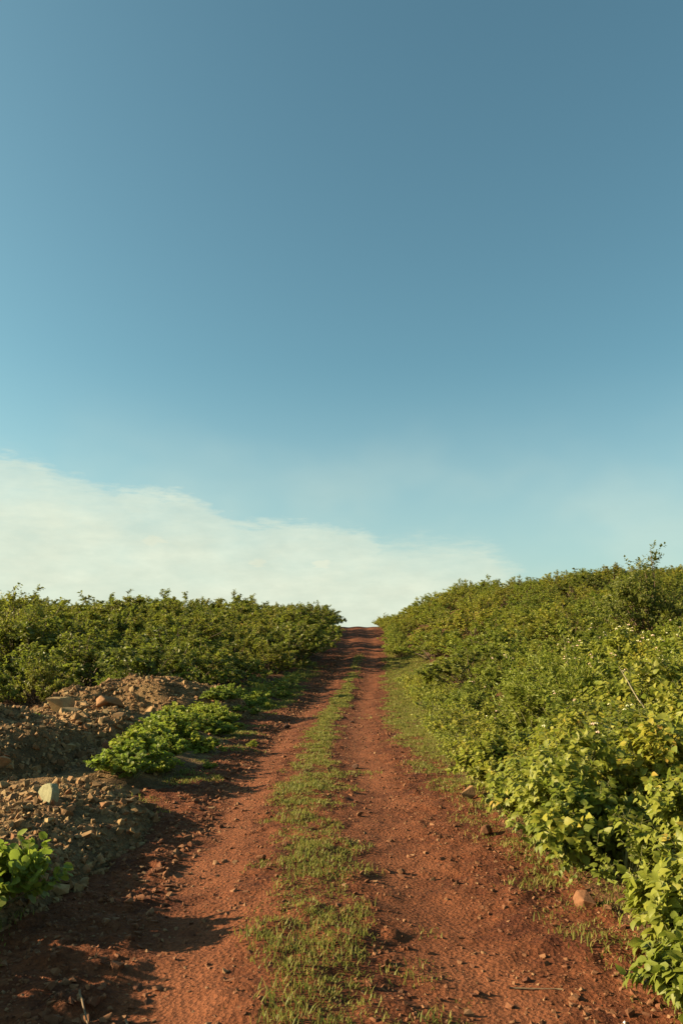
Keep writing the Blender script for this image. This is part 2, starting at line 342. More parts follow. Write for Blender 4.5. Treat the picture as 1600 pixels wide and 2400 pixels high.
def sub(mask, name, mat):
    f = Q[mask]; u, inv = np.unique(f, return_inverse=True)
    return link(name, mesh_arrays(name, V[u], inv.reshape(-1, 4), [mat], {'rut': rut_m(V[u][:, 0], V[u][:, 1])}, smooth=True))
tag(sub(~mtrack, 'ground', M_GROUND), kind='structure')
tag(sub(mtrack, 'dirt_track', M_TRACK), kind='structure')

# ------------------------------------------------------------------ stones
def stone_mesh(name, mat, seed, npt=16, ang=.25, sub_=0):
    r = np.random.default_rng(seed); p = r.normal(size=(npt, 3)); p /= np.linalg.norm(p, axis=1)[:, None]
    p *= (1 - ang * r.random((npt, 1))); p *= np.array([1, .62 + .35 * r.random(), .5 + .3 * r.random()])
    bm = bmesh.new()
    for q in p: bm.verts.new(q)
    res = bmesh.ops.convex_hull(bm, input=bm.verts[:])
    for v in [v for v in bm.verts if not v.link_faces]: bm.verts.remove(v)
    if sub_:
        bmesh.ops.bevel(bm, geom=bm.edges[:], offset=.035, segments=1, affect='EDGES', profile=.6)
        bmesh.ops.subdivide_edges(bm, edges=bm.edges[:], cuts=1, use_grid_fill=True)
        for v in bm.verts:
            d = fbm(np.array([v.co.x * 3 + seed]), np.array([v.co.y * 3 + v.co.z * 2.1]), 1.0, 3)[0]; v.co *= 1 + .12 * d
    bmesh.ops.triangulate(bm, faces=bm.faces[:]); bmesh.ops.recalc_face_normals(bm, faces=bm.faces[:])
    me = bpy.data.meshes.new(name); bm.to_mesh(me); bm.free(); me.materials.append(mat)
    at = me.attributes.new('rnd', 'FLOAT', 'POINT'); at.data.foreach_set('value', np.full(len(me.vertices), r.random(), np.float32))
    return me
def mesh_np(me):
    v = np.empty(len(me.vertices) * 3, np.float32); me.vertices.foreach_get('co', v)
    me.calc_loop_triangles(); t = np.empty(len(me.loop_triangles) * 3, np.int32); me.loop_triangles.foreach_get('vertices', t)
    return v.reshape(-1, 3), t.reshape(-1, 3)
PEB = [mesh_np(stone_mesh('pebble_shape', M_RED, 300 + i, 9, .2)) for i in range(8)]
def rand_rot(n, r, tilt=.5):
    a = r.random(n) * 2 * np.pi; b = r.normal(size=n) * tilt; c = r.normal(size=n) * tilt
    ca, sa, cb, sb, cc, sc = np.cos(a), np.sin(a), np.cos(b), np.sin(b), np.cos(c), np.sin(c)
    z = np.zeros(n); o = np.ones(n)
    Rz = np.stack([ca, -sa, z, sa, ca, z, z, z, o], 1).reshape(n, 3, 3); Rx = np.stack([o, z, z, z, cb, -sb, z, sb, cb], 1).reshape(n, 3, 3); Ry = np.stack([cc, z, sc, z, o, z, -sc, z, cc], 1).reshape(n, 3, 3)
    return Rz @ Rx @ Ry
def scatter_mesh(name, shapes, P, S, mat, r, tilt=.5):
    Vs, Fs, A = [], [], []; off = 0; pick = r.integers(0, len(shapes), len(P)); RR = rand_rot(len(P), r, tilt); rn = r.random(len(P))
    for k, (v, t) in enumerate(shapes):
        m = np.where(pick == k)[0]
        if not len(m): continue
        vv = np.einsum('nij,kj->nki', RR[m], v) * S[m][:, None, None] + P[m][:, None, :]
        Vs.append(vv.reshape(-1, 3)); Fs.append((t[None] + (np.arange(len(m)) * len(v))[:, None, None]).reshape(-1, 3) + off)
        A.append(np.repeat(rn[m], len(v))); off += len(m) * len(v)
    return mesh_arrays(name, np.concatenate(Vs), np.concatenate(Fs), [mat], {'rnd': np.concatenate(A)})

# rubble heaps: mound + gravel
HL = ['low tan rubble heap at the edge of the track beside the pale half-round stone', 'tall stony rubble heap at the frame edge behind the low near heap',
      'small gravel ridge between the tall rubble heap and the lush clumps', 'long gravel heap crest under the shaded thicket, farthest of the heaps',
      'low stony mound carrying the boulder cluster', 'flat spread of shaded rubble between the heaps and the track']
for i, (hx, hy, rx, ry, h, a, fl) in enumerate(HEAPS):
    root = tag(link('rubble_heap', None, loc=(hx, hy, float(base_h(np.array([hx]), np.array([hy]))[0]))), HL[i], 'rubble heap', 'rubble heaps beside the track')
    n = int(np.clip(max(rx, ry) * 2.8 / .05, 50, 150)); gx = np.linspace(hx - 1.5 * rx, hx + 1.5 * rx, n); gy = np.linspace(hy - 1.5 * ry, hy + 1.5 * ry, n)
    X, Y = np.meshgrid(gx, gy); ha = heap_add(i, X, Y); Z = ground_h(X, Y) + ha
    id_ = np.arange(n * n).reshape(n, n); q = np.stack([id_[:-1, :-1], id_[:-1, 1:], id_[1:, 1:], id_[1:, :-1]], -1).reshape(-1, 4)
    q = q[(ha.ravel()[q] > -.1).any(1)]
    vv = np.stack([X - hx, Y - hy, Z - root.location.z], -1).reshape(-1, 3)
    u, inv = np.unique(q, return_inverse=True)
    link('mound', mesh_arrays('mound', vv[u], inv.reshape(-1, 4), [M_HEAP], smooth=True), root)
    k = int([3800, 1500, 2000, 1500, 1200, 250][i] * rx * ry)
    px = rng.uniform(hx - 1.2 * rx, hx + 1.2 * rx, k); py = rng.uniform(hy - 1.2 * ry, hy + 1.2 * ry, k)
    ok = (px > -.52 * py) & (heap_add(i, px, py) > -.02) & (fbm(px, py, .7, 3) > [-.17, -.1, -.3, -.3, -.2, 0][i]); px, py = px[ok], py[ok]
    S = np.clip(rng.lognormal(-3.8, .6, len(px)), .010, .09) * (1 if i == 0 else 1.35)
    P = np.stack([px - hx, py - hy, top_h(px, py) - root.location.z + S * .1], 1)
    tag(link('gravel', scatter_mesh('gravel', PEB, P, S, M_TAN, rng, .7), root), kind='stuff')

# pebbles of the track
k = 90000
py = 2.2 + 42 * rng.random(k) ** 2.2; px = rng.uniform(XLE(py) - .4, XRE(py) + .4)
u = px - XC(py)
keep = rng.random(k) < (.25 + .75 * np.exp(-((u + 1.0) / .45) ** 2) * 1.3 + .3 * (u > .3)) * (1 - .75 * grass_d(px, py)) * (.3 + 1.6 * np.clip(fbm(px, py, .6, 3) + .3, 0, 1)) * (1 - .6 * rut_m(px, py))
px, py = px[keep], py[keep]; S = np.clip(rng.lognormal(-4.6, .55, len(px)), .004, .035) * (1 + py / 40) * (1 + .5 * np.exp(-((px - XC(py) + 1.05) / .4) ** 2))
tag(link('gravel', scatter_mesh('gravel', PEB, np.stack([px, py, ground_h(px, py) - S * .05], 1), S, M_RED, rng, .4)), 'loose red gravel strewn over the dirt track', 'gravel', kind='stuff')

TAN = [stone_mesh('tan_stone', M_TAN, 10 + i, 14, .3) for i in range(8)]
REDS = [stone_mesh('red_stone', M_RED, 40 + i, 14, .3) for i in range(8)]
def put_stone(name, me, x, y, s, label, cat, group=None, sink=.12, rot=None, z=None):
    rr = rot if rot is not None else (rng.normal() * .3, rng.normal() * .3, rng.random() * 6.28)
    s3 = s if hasattr(s, '__len__') else (s, s, s)
    zz = float(top_h(np.array([x]), np.array([y]))[0]) if z is None else z
    return tag(link(name, me, loc=(x, y, zz + s3[2] * (.45 - sink)), rot=rr, scale=s3), label, cat, group)
# heap stones, the ones that show largest
reg = [(0, 70, 'tan stone lying on the low rubble heap nearest the track'), (1, 55, 'tan stone lying on the tall rubble heap at the frame edge'),
       (2, 25, 'tan stone lying on the small gravel ridge by the lush clumps'), (3, 75, 'tan stone lying on the long gravel heap under the shaded thicket')]
for i, cnt, lab in reg:
    hx, hy, rx, ry, h, a, fl = HEAPS[i]; c = 0
    while c < cnt:
        x = rng.uniform(hx - 1.05 * rx, hx + 1.05 * rx); y = rng.uniform(hy - 1.05 * ry, hy + 1.05 * ry)
        if heap_add(i, np.array([x]), np.array([y]))[0] < -.01 or x < -.50 * y: continue
        sz = float(np.clip(rng.lognormal(-3.2, .42), .028, .11)); put_stone('stone', TAN[rng.integers(8)], x, y, sz * (1 if i == 0 else 1.5), ('small ' if sz < .038 else 'fist-sized ' if sz < .055 else 'large ') + lab + (', track side' if x > hx + .25 * rx else ', far side' if y > hy else ', near side'), 'stone', ['stones on the low heap', 'stones on the tall heap', 'stones on the gravel ridge', 'stones on the long heap'][i]); c += 1
c = 0
while c < 90:
    y = 3.3 + 16 * rng.random() ** 1.5; x = rng.uniform(float(XLE(y)) - .1, float(XRE(y)) + .1); uu = x - float(XC(y))
    if rng.random() > .15 + .85 * math.exp(-((uu + 1.05) / .45) ** 2): continue
    side = 'stony rut by the rubble' if uu < 0 else 'smoother rut by the leafy bank'
    put_stone('stone', REDS[rng.integers(8)], x, y, float(np.clip(rng.lognormal(-3.6, .35), .018, .06)), 'red dusty stone lying in the ' + side, 'stone', 'stones in the ' + side, .42); c += 1

BOULD = [stone_mesh('boulder_shape', M_TAN, 70 + i, 10, .12, 1) for i in range(5)]
BRED = [stone_mesh('red_boulder_shape', M_RED, 80 + i, 13, .2, 1) for i in range(3)]
BPALE = stone_mesh('pale_boulder_shape', M_PALE, 91, 26, .08, 1); BYEL = stone_mesh('yellow_boulder_shape', M_YELLOW, 95, 20, .12, 1)
hb_ = bmesh.new()
for yy, sc_ in ((-.42, .92), (-.36, .97), (-.2, 1.0), (.25, 1.0), (.42, .9)):
    for t_ in np.linspace(-.05, 1.05, 13) * math.pi: hb_.verts.new((math.cos(t_) * sc_ * (1 + .05 * math.sin(5 * t_)), yy, max(math.sin(t_) * sc_ * .95, -.12)))
bmesh.ops.convex_hull(hb_, input=hb_.verts[:])
for v in [v for v in hb_.verts if not v.link_faces]: hb_.verts.remove(v)
bmesh.ops.subdivide_edges(hb_, edges=hb_.edges[:], cuts=1)
for v in hb_.verts: v.co *= 1 + .08 * fbm(np.array([v.co.x * 2.3]), np.array([v.co.z * 2.3 + v.co.y]), 1.0, 3)[0]
bmesh.ops.triangulate(hb_, faces=hb_.faces[:]); bmesh.ops.recalc_face_normals(hb_, faces=hb_.faces[:])
BPALE = bpy.data.meshes.new('half_round_stone'); hb_.to_mesh(BPALE); hb_.free(); BPALE.materials.append(M_PALE)
BDARK = [stone_mesh('clod_shape', M_DARK, 110 + i, 22, .4, 0) for i in range(3)]
# x, y, size, mesh, label
BL = [(-2.62, 7.2, (.11, .10, .145), BPALE, 'pale cream half-round stone standing on the low rubble heap'),
      (-5.75, 16.2, (.42, .28, .34), BOULD[0], 'tilted tan boulder at the front of the boulder cluster'),
      (-5.2, 15.3, (.36, .26, .30), BOULD[1], 'blocky tan boulder beside a thin stalk below the dark slab'),
      (-4.85, 16.5, (.50, .42, .30), BOULD[2], 'wide flat brown slab at the back of the boulder cluster'),
      (-5.6, 17.4, (.33, .26, .30), BOULD[3], 'smooth tan boulder leaning above the tilted boulder'),
      (-6.35, 17.3, (.36, .30, .38), BYEL, 'rounded yellowish lichen-covered boulder above the tilted boulder'),
      (-4.0, 16.9, (.36, .28, .34), BOULD[4], 'rounded tan boulder at the right end of the boulder cluster'),
      (-7.0, 18.6, (.5, .34, .28), BRED[0], 'reddish flat-topped boulder at the far end of the long heap'),
      (-3.35, 11.6, (.26, .2, .17), BRED[1], 'reddish rock beside the lush clump on the gravel ridge'),
      (-2.62, 8.75, (.17, .14, .12), BOULD[1], 'tan rock tucked under the nearest lush clump'),
      (-2.33, 8.35, (.09, .08, .09), BOULD[3], 'small tan rock standing in shade by the track below the lush clump'),
      (-2.22, 5.35, (.11, .1, .11), BRED[2], 'round reddish stone just above the near leafy plant'),
      (-2.08, 5.3, (.10, .09, .10), BOULD[0], 'round tan stone touching the near leafy plant'),
      (-1.87, 5.5, (.10, .08, .08), BOULD[4], 'tan stone at the toe of the low heap beside the near leafy plant'),
      (1.56, 5.3, (.13, .11, .10), BRED[1], 'smooth reddish boulder under the leafy bank by the track'),
      (1.42, 9.1, (.17, .14, .15), BOULD[3], 'tan stone half hidden in the leafy bank beside the grass verge'),
      (1.30, 7.35, (.10, .08, .09), BRED[0], 'small reddish stone under the leafy bank below the tan stone'),
      (-1.2, 17.6, (.16, .13, .10), BDARK[0], 'dark earth clod on the outer side of the stony rut'),
      (.20, 11.55, (.10, .08, .07), BDARK[1], 'dark earth clod in the middle of the smooth rut'),
      (.30, 22.5, (.15, .12, .09), BDARK[2], 'dark earth clod at the edge of the centre grass, farthest of the clods'),
      (.25, 19.0, (.09, .08, .05), BDARK[1], 'tiny dark earth clod in the smooth rut below the far clod'),
      (.18, 8.2, (.055, .05, .045), BRED[2], 'small red lump in the smooth rut beside the grass strip'),
      (.45, 6.2, (.05, .045, .04), BRED[0], 'small red lump low in the smooth rut'),
      (-.62, 6.35, (.055, .045, .05), BRED[1], 'small ochre stone at the edge of the centre grass strip')]
for x, y, s, me, lab in BL:
    nm = 'boulder' if 'boulder' in lab or 'slab' in lab else ('clod' if 'clod' in lab or 'lump' in lab else 'stone')
    put_stone(nm, me, x, y, s, lab, nm, sink=.1, rot=(R(-14), R(34), R(-42)) if me is BPALE else (rng.normal() * .15, rng.normal() * .2, rng.random() * 6.28))
put_stone('white_fragment', stone_mesh('fragment_shape', M_WHITE, 201, 10, .3), 1.26, 3.78, .012, 'tiny white fragment lying on the red soil near the leafy bank', 'fragment', sink=0)
put_stone('red_scrap', stone_mesh('scrap_shape', M_REDSCRAP, 202, 10, .3), -1.23, 3.72, (.016, .01, .006), 'tiny bright red scrap lying in shade on the track', 'scrap', sink=0)

# ------------------------------------------------------------------ leaves
def leaf_ovate():
    v = [(0, 0, 0), (.26, .08, .05), (.38, .36, .09), (.20, .74, .03), (-.26, .08, .05), (-.38, .36, .09), (-.20, .74, .03), (0, .34, 0), (0, .70, -.03), (0, 1.02, -.16)]
    f = [(0, 1, 7), (1, 2, 7), (7, 2, 8), (2, 3, 8), (8, 3, 9), (0, 7, 4), (4, 7, 5), (7, 8, 5), (5, 8, 6), (8, 9, 6)]
    return np.array(v, float), np.array(f)
def leaf_round():
    v = [(0, 0.05, 0), (.34, -.02, .05), (.52, .36, .10), (.36, .78, .04), (0, .92, -.04), (-.36, .78, .04), (-.52, .36, .10), (-.34, -.02, .05), (0, .42, -.02)]
    f = [(8, 0, 1), (8, 1, 2), (8, 2, 3), (8, 3, 4), (8, 4, 5), (8, 5, 6), (8, 6, 7), (8, 7, 0)]
    return np.array(v, float), np.array(f)
def leaf_simple(w=.33):
    v = [(0, 0, 0), (w, .42, .09), (0, 1, -.12), (-w, .42, .09)]
    return np.array(v, float), np.array([(0, 1, 2), (0, 2, 3)])
LEAVES = {'ovate': leaf_ovate(), 'round': leaf_round(), 'simple': leaf_simple(), 'narrow': leaf_simple(.19)}
def unit(a): return a / np.maximum(np.linalg.norm(a, axis=-1, keepdims=True), 1e-9)
def leaf_frames(D, Nn):
    Y = unit(D); X = unit(np.cross(Y, Nn)); Z = np.cross(X, Y); return X, Y, Z
def build_leaves(kind, P, D, Nn, S):
    v, f = LEAVES[kind]; X, Y, Z = leaf_frames(D, Nn)
    VV = P[:, None] + S[:, None, None] * (v[None, :, 0:1] * X[:, None] + v[None, :, 1:2] * Y[:, None] + v[None, :, 2:3] * Z[:, None])
    FF = f[None] + (np.arange(len(P)) * len(v))[:, None, None]
    return VV.reshape(-1, 3), FF.reshape(-1, 3), len(v)
def tubes(paths, radii, sides=4):
    """paths (n,k,3); radii (n,k)"""
    n, k, _ = paths.shape; T = unit(np.gradient(paths, axis=1)); ref = np.array([.31, .93, .2]); A = unit(np.cross(T, ref)); B = np.cross(T, A)
    th = np.arange(sides) / sides * 2 * np.pi
    V = paths[:, :, None] + radii[:, :, None, None] * (np.cos(th)[None, None, :, None] * A[:, :, None] + np.sin(th)[None, None, :, None] * B[:, :, None])
    idn = np.arange(n * k * sides).reshape(n, k, sides); a = idn[:, :-1]; b = idn[:, 1:]
    q = np.stack([a, np.roll(a, -1, 2), np.roll(b, -1, 2), b], -1).reshape(-1, 4)
    return V.reshape(-1, 3), q
def grow_shrub(seed, H, Rr, leaf, kind, ns, nt, nl, spread=1.0, droop=.35, upright=.0, tw=.26, spike=.30, low=.22, dome=.45):
    """returns leaf arrays (P, D, N, S, rnd) and stem tubes"""
    r = np.random.default_rng(seed)
    az_ = r.random(ns) * 2 * np.pi; q = np.sqrt(r.random(ns)) * spread
    hh = H * (1.05 - dome * q ** 2) * (.72 + .36 * r.random(ns)) * (1 + spike * (r.random(ns) < .10))
    lob = 1 + .22 * np.sin(az_ * 2 + seed) + .16 * np.sin(az_ * 5 + 2 * seed)
    out = np.stack([np.cos(az_), np.sin(az_)], 1) * (q * Rr * lob)[:, None]
    b0 = np.concatenate([.16 * out + r.normal(size=(ns, 2)) * .03 * Rr, np.full((ns, 1), -.06)], 1)
    tip = np.concatenate([out * .92, hh[:, None] * .93], 1); tip[:, 2] *= 1 - .25 * q * (1 - upright)
    mid = b0 * .45 + tip * .55; mid[:, 2] += .12 * hh; mid[:, :2] -= .12 * out; mid += r.normal(size=mid.shape) * .04 * H
    t = np.linspace(0, 1, 7)[None, :, None]
    path = (1 - t) ** 2 * b0[:, None] + 2 * t * (1 - t) * mid[:, None] + t ** 2 * tip[:, None]
    rad = np.linspace(1, .3, 7)[None] * (.006 + .007 * H) * (.7 + .5 * r.random((ns, 1)))
    st = low + (1 - low) * np.sqrt(r.random((ns, nt))); st[:, 0] = 1.0
    a0 = ((1 - st) ** 2)[..., None] * b0[:, None] + (2 * st * (1 - st))[..., None] * mid[:, None] + (st ** 2)[..., None] * tip[:, None]
    tdir = unit(unit(path[:, -1] - path[:, -3])[:, None] * .5 + np.concatenate([unit(out + 1e-6), np.zeros((ns, 1))], 1)[:, None] * .35 + r.normal(size=(ns, nt, 3)) * .62 + np.array([0, 0, .40 + upright]))
    tl = tw * H ** .5 * (.55 + .7 * r.random((ns, nt)))
    s = (np.arange(nl)[None, None] + .6 * r.random((ns, nt, nl))) / nl
    P = a0[:, :, None] + tdir[:, :, None] * (s * tl[..., None])[..., None]
    P[..., 2] -= droop * .25 * (s ** 2) * tl[..., None]
    rad_ = unit(r.normal(size=P.shape)); rad_ = unit(rad_ - (rad_ * tdir[:, :, None]).sum(-1, keepdims=True) * tdir[:, :, None])
    outw = P.copy(); outw[..., 2] = (P[..., 2] - .45 * H) * .8; outw = unit(outw)
    D = unit(rad_ * .75 + tdir[:, :, None] * .35 + outw * .35 + np.array([0, 0, -droop]))
    Nn = unit(np.array([0, 0, .75]) + outw * .75 + r.normal(size=P.shape) * .38)
    S = leaf * (.6 + .6 * r.random(P.shape[:3])) * (1 - .25 * s)
    rn = np.clip(.35 * r.random((ns, nt, 1)) + .65 * r.random((ns, nt, nl)), 0, .995) * .68
    tp = np.stack([a0, a0 + tdir * tl[..., None] * .9], 2).reshape(-1, 2, 3)
    f = lambda a: a.reshape(-1, a.shape[-1])
    P, D, Nn, S, rn = f(P), f(D), f(Nn), S.ravel(), rn.ravel()
    ok = P[:, 2] > .01
    return P[ok], D[ok], Nn[ok], S[ok], rn[ok], path, rad, tp
def foliage_mesh(name, G, kind, mat):
    P, D, Nn, S, rn = G[:5]; v, f, k = build_leaves(kind, P, D, Nn, S)
    return mesh_arrays(name, v, f, [mat], {'rnd': np.repeat(rn, k)}, smooth=(kind in ('ovate', 'round')))
def stem_mesh(name, G, mat, twigs=True):
    v, q = tubes(G[5], G[6], 5); F = [q]
    if twigs:
        tp = G[7]; v2, q2 = tubes(tp, np.tile(np.array([[.0028, .0014]]), (len(tp), 1)), 3); F.append(q2 + len(v)); v = np.concatenate([v, v2])
    return mesh_arrays(name, v, np.concatenate(F), [mat], smooth=True)
# variants at true size: (height, radius, foliage mesh, stem mesh)
VAR = {}
def variants(key, n, H, Rr, leaf, kind, ns, nt, nl, mat, smat=M_STEM, **k):
    VAR[key] = []
    for i in range(n):
        G = grow_shrub(1000 + 37 * i + sum(map(ord, key)) * 13, H, Rr, leaf, kind, ns, nt, nl, **k)
        VAR[key].append((H, Rr, foliage_mesh(key + '_foliage', G, kind, mat), stem_mesh(key + '_stems', G, smat, H < 1.2), G))
variants('near', 5, .85, .70, .082, 'ovate', 38, 8, 8, M_LEAF, M_STEM_G, spread=1.0, droop=.45, low=.3, dome=.6)
variants('mid', 6, 1.3, 1.0, .098, 'ovate', 42, 6, 13, M_LEAF, M_STEM_G, droop=.4, low=.4, dome=.65, tw=.2)
variants('far', 6, 1.9, 1.5, .135, 'simple', 42, 6, 14, M_LEAF_OLIVE, tw=.19, spike=.18, low=.3, dome=.6)
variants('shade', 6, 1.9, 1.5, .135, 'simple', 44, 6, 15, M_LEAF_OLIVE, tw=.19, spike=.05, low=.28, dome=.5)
variants('farg', 4, 1.9, 1.5, .125, 'simple', 44, 6, 14, M_LEAF, tw=.19, spike=.12, low=.25, dome=.6)
variants('small', 4, .38, .42, .05, 'ovate', 26, 5, 7, M_LEAF, M_STEM_G, droop=.3)
variants('lush', 5, .46, .48, .062, 'round', 40, 6, 8, M_LEAF_LUSH, M_STEM_G, droop=.1, tw=.2)
variants('sprig', 2, 1.0, .55, .11, 'narrow', 18, 7, 9, M_LEAF, M_STEM_G, droop=.1, upright=.5)
variants('tree', 2, 2.8, 1.45, .12, 'simple', 46, 11, 12, M_LEAF_OLIVE, tw=.30, upright=.1, spike=.10, low=.15, dome=.55)
variants('bright', 2, 1.2, .8, .085, 'narrow', 40, 9, 9, M_LEAF, M_STEM_G, droop=0, upright=.7)
variants('sapling', 2, 2.6, 1.5, .12, 'simple', 34, 9, 9, M_LEAF_OLIVE, tw=.34, upright=.5)

def gz(x, y): return float(top_h(np.array([x]), np.array([y]))[0])
def put_plant(name, key, x, y, h, label, cat, group=None, wide=1.0, parts=True, sink=.03, vi=None):
    H, Rr, fm, sm, G = VAR[key][rng.integers(len(VAR[key])) if vi is None else vi]; s = h / H
    root = tag(link(name, None, loc=(x, y, gz(x, y) - sink * h), rot=(rng.normal() * .05, rng.normal() * .05, rng.random() * 6.28), scale=(s * wide, s * wide, s)), label, cat, group)
    link('foliage', fm, root); link('stems', sm, root)
    return root, G

# ------------------------------------------------------------------ right bank thicket
LEAFME = []
for j, (kd, bend) in enumerate((('ovate', 0), ('ovate', .1), ('ovate', -.08))):
    v, f = LEAVES[kd]; v = v.copy(); v[:, 2] += bend * v[:, 1] ** 2; v[:, 0] *= 1 + bend
    LEAFME.append(mesh_arrays('single_leaf', v, f, [M_LEAF], {'rnd': np.full(len(v), .1 + .25 * j)}, smooth=True))
from mathutils import Matrix
def hero_plant(name, seed, x, y, H, Rr, leaf, label, cat, group=None, nleaf=240, ns=34, nt=7, nl=8, droop=.45, kind='ovate', mat=M_LEAF, lme=None, wide=1.0):
    G = grow_shrub(seed, H, Rr, leaf, kind, ns, nt, nl, droop=droop)
    z0 = gz(x, y) - .03 * H
    root = tag(link(name, None, loc=(x, y, z0)), label, cat, group)
    P, D, Nn, S, rn = G[:5]
    # the leaves on the side towards the track and the open sky become leaves of their own
    front = (P @ unit(np.array([-x * .6, -y, 3.0]))) + .15 * np.random.default_rng(seed).random(len(P)) - .0
    order = np.argsort(-front); one, rest = order[:nleaf], order[nleaf:]
    link('foliage', foliage_mesh('foliage', (P[rest], D[rest], Nn[rest], S[rest], rn[rest]), kind, mat), root)
    link('stems', stem_mesh('stems', G, M_STEM_G), root)
    X, Y, Z = leaf_frames(D[one], Nn[one])
    for i in range(len(one)):
        M = Matrix.Identity(4)
        for c in range(3): M[c][0], M[c][1], M[c][2], M[c][3] = X[i, c], Y[i, c], Z[i, c], P[one[i], c]
        o = link('leaf', (lme or LEAFME)[i % len(lme or LEAFME)], root); s = S[one[i]]
        o.matrix_local = M @ Matrix.Diagonal((s, s, s, 1))
    return root
blossom_bm = bmesh.new()
for i in range(9):
    a = rng.normal(size=3); a /= np.linalg.norm(a); a[2] = abs(a[2])
    bmesh.ops.create_icosphere(blossom_bm, subdivisions=1, radius=.42, matrix=Matrix.Translation(Vector(a * .75)))
BLOS = []
for m in (M_BLOSSOM, M_CREAM):
    me = bpy.data.meshes.new('blossom_head'); blossom_bm.to_mesh(me); me.materials.append(m); BLOS.append(me)
blossom_bm.free()
def add_blossoms(root, G, n, size):
    P = G[0]; top = np.argsort(-(P[:, 2] + .5 * np.hypot(P[:, 0], P[:, 1])))[:max(60, n * 12)]
    for j in rng.choice(top, n, replace=False):
        p = P[j] * 1.04; link('blossom', BLOS[rng.random() < .5], root, loc=p + np.array([0, 0, .03]), scale=size / root.scale[0])

HERO = [  # x, y, H, R, leaf, label
    (1.78, 3.7, .36, .38, .080, 'low broad-leaved plant on the bank at the frame corner, nearest of all'),
    (1.98, 4.4, .52, .48, .082, 'broad-leaved shrub on the bank between the corner plant and the reddish boulder'),
    (2.6, 5.45, .78, .62, .084, 'broad-leaved shrub behind the dark gap of the bank at the frame edge'),
    (1.86, 6.15, .52, .46, .082, 'broad-leaved shrub with a few yellow leaves above the reddish boulder'),
    (1.95, 7.7, .58, .52, .080, 'broad-leaved shrub on the bank over the small reddish stone'),
    (2.75, 6.9, .80, .68, .084, 'dense broad-leaved shrub on the bank with one large pale leaf cluster'),
    (1.85, 9.4, .55, .50, .078, 'leafy shrub hanging over the tan stone at the end of the grass verge'),
    (2.7, 8.6, .80, .70, .080, 'leafy shrub in the second row of the bank above the tan stone'),
    (3.7, 8.1, .95, .75, .082, 'tall leafy shrub with pale blossoms at the frame edge of the bank'),
]
for i, (x, y, H, Rr, lf, lab) in enumerate(HERO):
    hero_plant('shrub', 500 + i, x, y, H, Rr, lf, lab, 'shrub', None, 280, ns=34 + int(36 * H), nt=8, nl=8)

placed = [(h[0], h[1], h[3]) for h in HERO]
def clear(x, y, d):
    return all((x - a) ** 2 + (y - b) ** 2 > (d * .5 + c * .5) ** 2 for a, b, c in placed)
def try_fill(n, xr, yr, dmin, cb, seed):
    r = np.random.default_rng(seed); got = 0
    for _ in range(n):
        y = r.uniform(*yr); x = r.uniform(*xr(y))
        if xr(y)[1] <= xr(y)[0]: continue
        d = dmin(x, y)
        if clear(x, y, d): placed.append((x, y, d)); cb(x, y, r); got += 1
    return got
def size_word(h, a, b): return 'low' if h < a else ('mid-height' if h < b else 'tall')
def right_cb(x, y, r):
    dr = x - float(XRE(y)); hn = float(fbm(np.array([x + 50]), np.array([y + 20]), 2.6 + .06 * y, 2)[0]); rel = float(np.clip(1 + 2.4 * hn, .45, 1.6))
    if y < 11:
        h = (.5 + .45 * min(1, dr / 1.5)) * rel * r.uniform(.8, 1.25)
        h = min(h, .85 + .25 * (x > 3)); root, G = put_plant('shrub', 'near', x, y, h, f'{size_word(h, .55, .85)} leafy shrub within the near bank, ' + ('close to the track edge' if dr < 1.0 else 'in the middle rows' if dr < 2.0 else 'at the frame edge') + (', nearest part' if y < 6 else ', middle part' if y < 8.5 else ', far part'), 'shrub', 'shrubs filling the near bank', 1.0)
        if r.random() < .5: add_blossoms(root, G, 4, .016)
    elif y < 23:
        edge = min(1, max(0, dr - .7) / 2.0)
        h = min(1.6, (.5 + .85 * edge) * rel * r.uniform(.8, 1.25))
        key = 'mid' if h > .7 else 'near'
        lab = f'{size_word(h, .7, 1.2)} bushy green shrub ' + ('on the bank slope just above the grass verge' if dr < 3 else 'dotted with pale blossoms high on the bank slope') + (', nearer half' if y < 17 else ', farther half')
        root, G = put_plant('shrub', key, x, y, h, lab, 'shrub', 'shrubs on the lower bank slope' if dr < 3 else 'shrubs on the higher bank slope', 1.1)
        if dr >= 3: add_blossoms(root, G, 8, .030)
        elif r.random() < .3: add_blossoms(root, G, 3, .022)
    else:
        edge = min(1, max(0, dr - 1.0) / 2.0)
        h = (.82 + .42 * edge) * min(max(rel, .75), 1.2) * r.uniform(.8, 1.2)
        gk = r.random() < .78; put_plant('shrub', 'farg' if gk else 'far', x, y, h, f"{size_word(h, 1.2, 1.8)} {'green' if gk else 'olive'} shrub on the hillside, {'lower slope' if y < 38 else 'upper slope' if y < 56 else 'skyline'}, {'beside the climbing track' if dr < 5 else 'midway across' if dr < 12 else 'toward the small tree'}", 'shrub', 'shrubs on the far hillside', 1.5)
n1_ = try_fill(700, lambda y: (float(XRE(y)) + .55 + (.35 if y > 9 else 0), .47 * y + 1.2), (3.6, 11), lambda x, y: .88, right_cb, 1)
n2_ = try_fill(900, lambda y: (float(XRE(y)) + 1.2 + .055 * (y - 11), .47 * y + 1.0), (11, 23), lambda x, y: 1.38, right_cb, 2)
def edge_cb(x, y, r):
    put_plant('shrub', 'farg', x, y, r.uniform(.65, 1.1), f"low green shrub at the very edge of the climbing track, {'lower climb' if y < 50 else 'middle climb' if y < 62 else 'at the crest'}", 'shrub', 'shrubs edging the climb', 1.15)
n3e_ = try_fill(160, lambda y: (float(XRE(y)) + .55, float(XRE(y)) + .95), (40, 76), lambda x, y: 1.35, edge_cb, 9)
